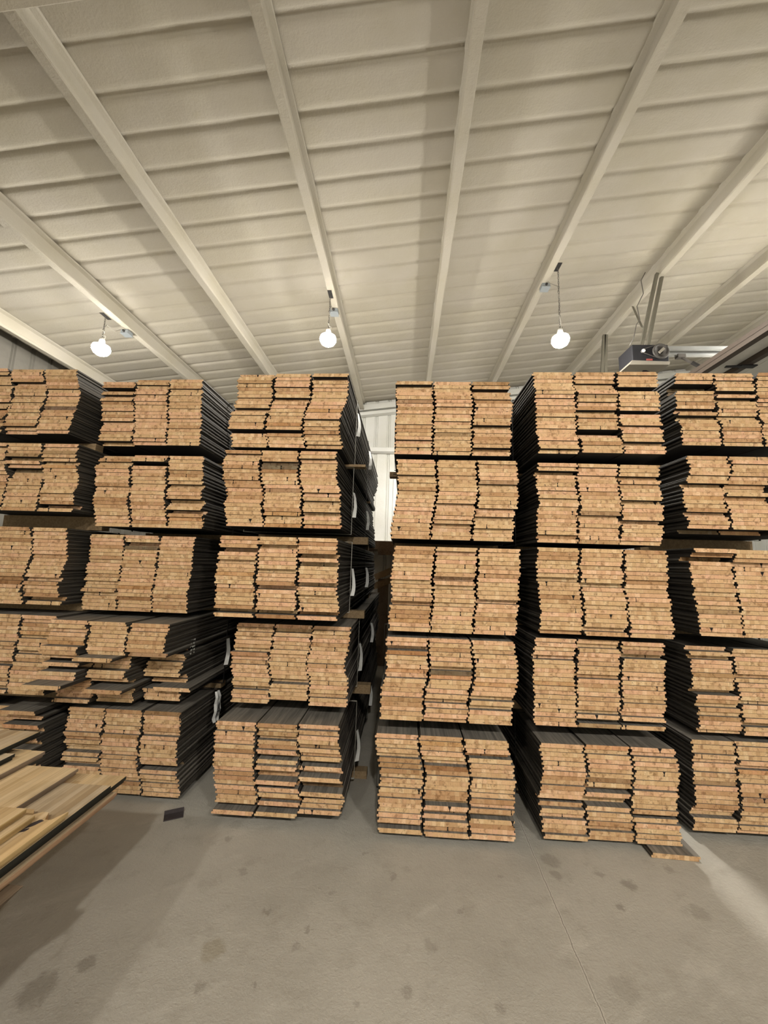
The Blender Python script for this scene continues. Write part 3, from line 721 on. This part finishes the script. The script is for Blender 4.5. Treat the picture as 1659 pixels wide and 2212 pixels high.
# ------------------------------------------------------------------ garage door opener and raised door
def opener():
    Y = 5.07
    t = thing('garage_door_opener', 'black garage door opener hanging from angle irons under the roof', 'garage door opener', (3.3, Y, 4.60))
    L = lambda x, z, y=0: (x-3.3, y, z-4.60)
    MB().box(-.24, .24, 0, .34, .06, .31).build('motor_housing', M['opener_black'], t, bevel=.012)
    MB().raw([(-.31, -.03, 0), (.22, -.03, .0), (.22, .42, .0), (-.31, .42, .0), (-.255, -.012, .075), (.245, -.012, .058), (.245, .40, .058), (-.255, .40, .075)],
             [(0,3,2,1),(4,5,6,7),(0,1,5,4),(1,2,6,5),(2,3,7,6),(3,0,4,7)]).build('cover_pan', M['opener_pan'], t, bevel=.006)
    MB().lathe([(.02, 0), (.05, .004), (.11, .003), (.11, .0005)], 8, Matrix.Translation((.06, .19, -.001)) @ Matrix.Rotation(R(180), 4, 'X') @ Matrix.Rotation(R(-35), 4, 'Z') @ Matrix.Diagonal((1.1, .36, 1, 1))).build('emblem', M['opener_black'], t)
    rx = Matrix.Rotation(R(90), 4, 'X')
    w = MB().lathe([(.03, 0), (.078, .004), (.084, .022), (.104, .026), (.108, .020), (.108, .004), (.03, 0)], 32, Matrix.Translation((.125, -.006, .20)) @ rx).build('pulley_wheel', M['belt'], t)
    MB().bar((.09, -.036, .17), (.16, -.036, .235), .035, .012, (0, 1, 0)).build('pulley_cap', M['opener_pan'], w)
    MB().lathe([(.006, .03), (.022, .028), (.024, .018), (.024, .002), (.006, 0)], 20, Matrix.Translation((-.105, -.004, .205)) @ rx).build('small_pulley', M['lamp_white'], t)
    c = [(-.105+.024*math.cos(a), -.018, .205+.024*math.sin(a)) for a in [R(95)+k*R(170)/5 for k in range(6)]] + [(.125+.108*math.cos(a), -.018, .20+.108*math.sin(a)) for a in [R(-100)+k*R(200)/12 for k in range(13)]]
    MB().tube(c, .006, 6, closed=True).build('belt', M['belt'], t)
    MB().box(-.06, .02, -.004, .001, .075, .10).build('warning_label', M['red'], t)
    r = MB(); r.box(.25, 3.9, .02, .06, .255, .30); r.box(.25, 3.9, .10, .104, .225, .30)
    r.build('rail', M['steel'], t)
    MB().box(.25, 3.9, .03, .075, .168, .190).build('chain_guide', M['steel'], t)
    a = MB().bar((.42, .04, .15), (.57, .0, .02), .03, .02); a.build('trolley_arm', M['chain'], t)
    MB().bar((.53, .0, .05), (.72, -.05, -.115), .04, .03).build('door_arm', M['dark_steel'], t)
    MB().box(.37, .47, .01, .08, .135, .185).build('trolley', M['chain'], t)
    zt = roof(3.6)-.225-4.60
    for (x0, z0, y0, x1, y1) in ((.21, zt, .06, -.07, .06), (.32, zt, .13, .06, .15)):
        m = MB(); m.bar((x0, y0, z0), (x1, y1, .31), .038, .006, (0, 1, 0)); m.bar((x0-.018, y0+.018, z0), (x1-.018, y1+.018, .31), .006, .036, (0, 1, 0)); m.build('hanger_iron', M['angle'], t)
    m = MB(); m.bar((.28, .78, zt), (-.03, .09, .62), .036, .006, (0, 1, 0)); m.build('brace_iron', M['angle'], t)
    pts = [(.02, .03, zt-.02), (-.05, .02, zt-.15), (-.03, .02, zt-.35), (-.14, .0, zt-.56), (-.10, .02, zt-.75), (-.15, .02, .62), (-.20, .01, .42), (-.26, .02, .30)]
    MB().tube(pts, .006, 6).build('cord', M['chain'], t)
opener()
def hangers():
    t = thing('angle_hanger', 'pair of grey angle irons hanging from the roof behind the right lamp', 'hanger', (3.42, 6.6, 0))
    zt = roof(3.55)-.225
    for dx, e in ((-.07, -.10), (.03, .05)):
        m = MB(); m.bar((.12+dx*.3, 0, zt), (dx, 0, 4.2), .05, .006, (0, 1, 0)); m.bar((.10+dx*.3, .02, zt), (dx-.02, .02, 4.2), .006, .04, (0, 1, 0)); m.build('hanger_iron', M['angle'], t)
    MB().box(-.15, .12, -.03, .05, 4.15, 4.2).build('cross_bar', M['angle'], t)
hangers()
def raised_door():
    t = bpy.data.objects.new('door_1', None); C.objects.link(t); t.location = (3.72, 0, 4.40); struct(t)
    for k in range(6):
        MB().box(.6*k+.003, .6*k+.597, 3.1, 6.9, 0, .045).build('door_panel', M['door_skin'], t, bevel=.004)
    for x in (-.014, .345, .95, 1.55):
        m = MB(); (x < 0) and m.box(x, x+.012, 3.1, 6.9, -.06, .052); m.box(x, x+.09, 3.1, 6.9, -.006, -.001); m.box(x+.008, x+.013, 3.1, 6.9, -.055, -.006); m.box(x+.077, x+.082, 3.1, 6.9, -.055, -.006); m.box(x+.008, x+.082, 3.1, 6.9, -.060, -.055)
        m.build('door_strut', M['door_strut'], t)
    h = MB(); h.box(.30, .48, 4.55, 4.62, -.075, -.0605); h.bar((.30, 4.58, -.07), (.16, 4.62, -.055), .04, .012); h.build('door_hinge', M['opener_black'], t)
raised_door()

# ------------------------------------------------------------------ things behind the stacks, seen through the gap
def behind():
    t = thing('storage_rack', 'old timber rack standing behind the stacks against the white wall', 'rack', (.3, 7.75, 0))
    for x in (-1.3, 1.3):
        for y in (-.3, .3): MB().box(x-.045, x+.045, y-.045, y+.045, 0, 2.1).build('post', M['old_timber'], t, bevel=.004)
    MB().box(-1.4, 1.4, -.42, .93, 2.1, 2.26).build('top_shelf', M['old_timber'], t, bevel=.004)  # deepened back to the wall to keep lamp light off the wall below
    MB().box(-1.4, 1.4, -.40, .40, .75, .80).build('lower_shelf', M['old_timber'], t, bevel=.004)
    o = MB().box(0, 1.1, -.09, .09, 0, .10).build('beam_offcut', M['old_timber'], None, (-.46, 7.12, 1.99)); tag(o, 'dark beam offcut under the rack top behind the stacks', 'beam')
    for k in (0, 1):
        o = MB().box(0, 1.3, -.02, .02, -.055, .055).build('leaning_board', M['timber'], None, (-.50-.03*k, 7.05+.1*k, 1.58-.17*k), (0, R(-24+2*k), 0))
        tag(o, ('upper', 'lower')[k]+' brown board leaning behind the stacks, seen through the gap', 'board', 'leaning boards behind the gap')
    o = MB().box(-.10, .10, -.012, .012, 0, 1.55).build('grey_panel', M['greyish_edge'], None, (-.36, 7.26, .001), (R(-4), 0, 0)); tag(o, 'narrow upright panel leaning on the rack behind the stacks', 'panel')
behind()
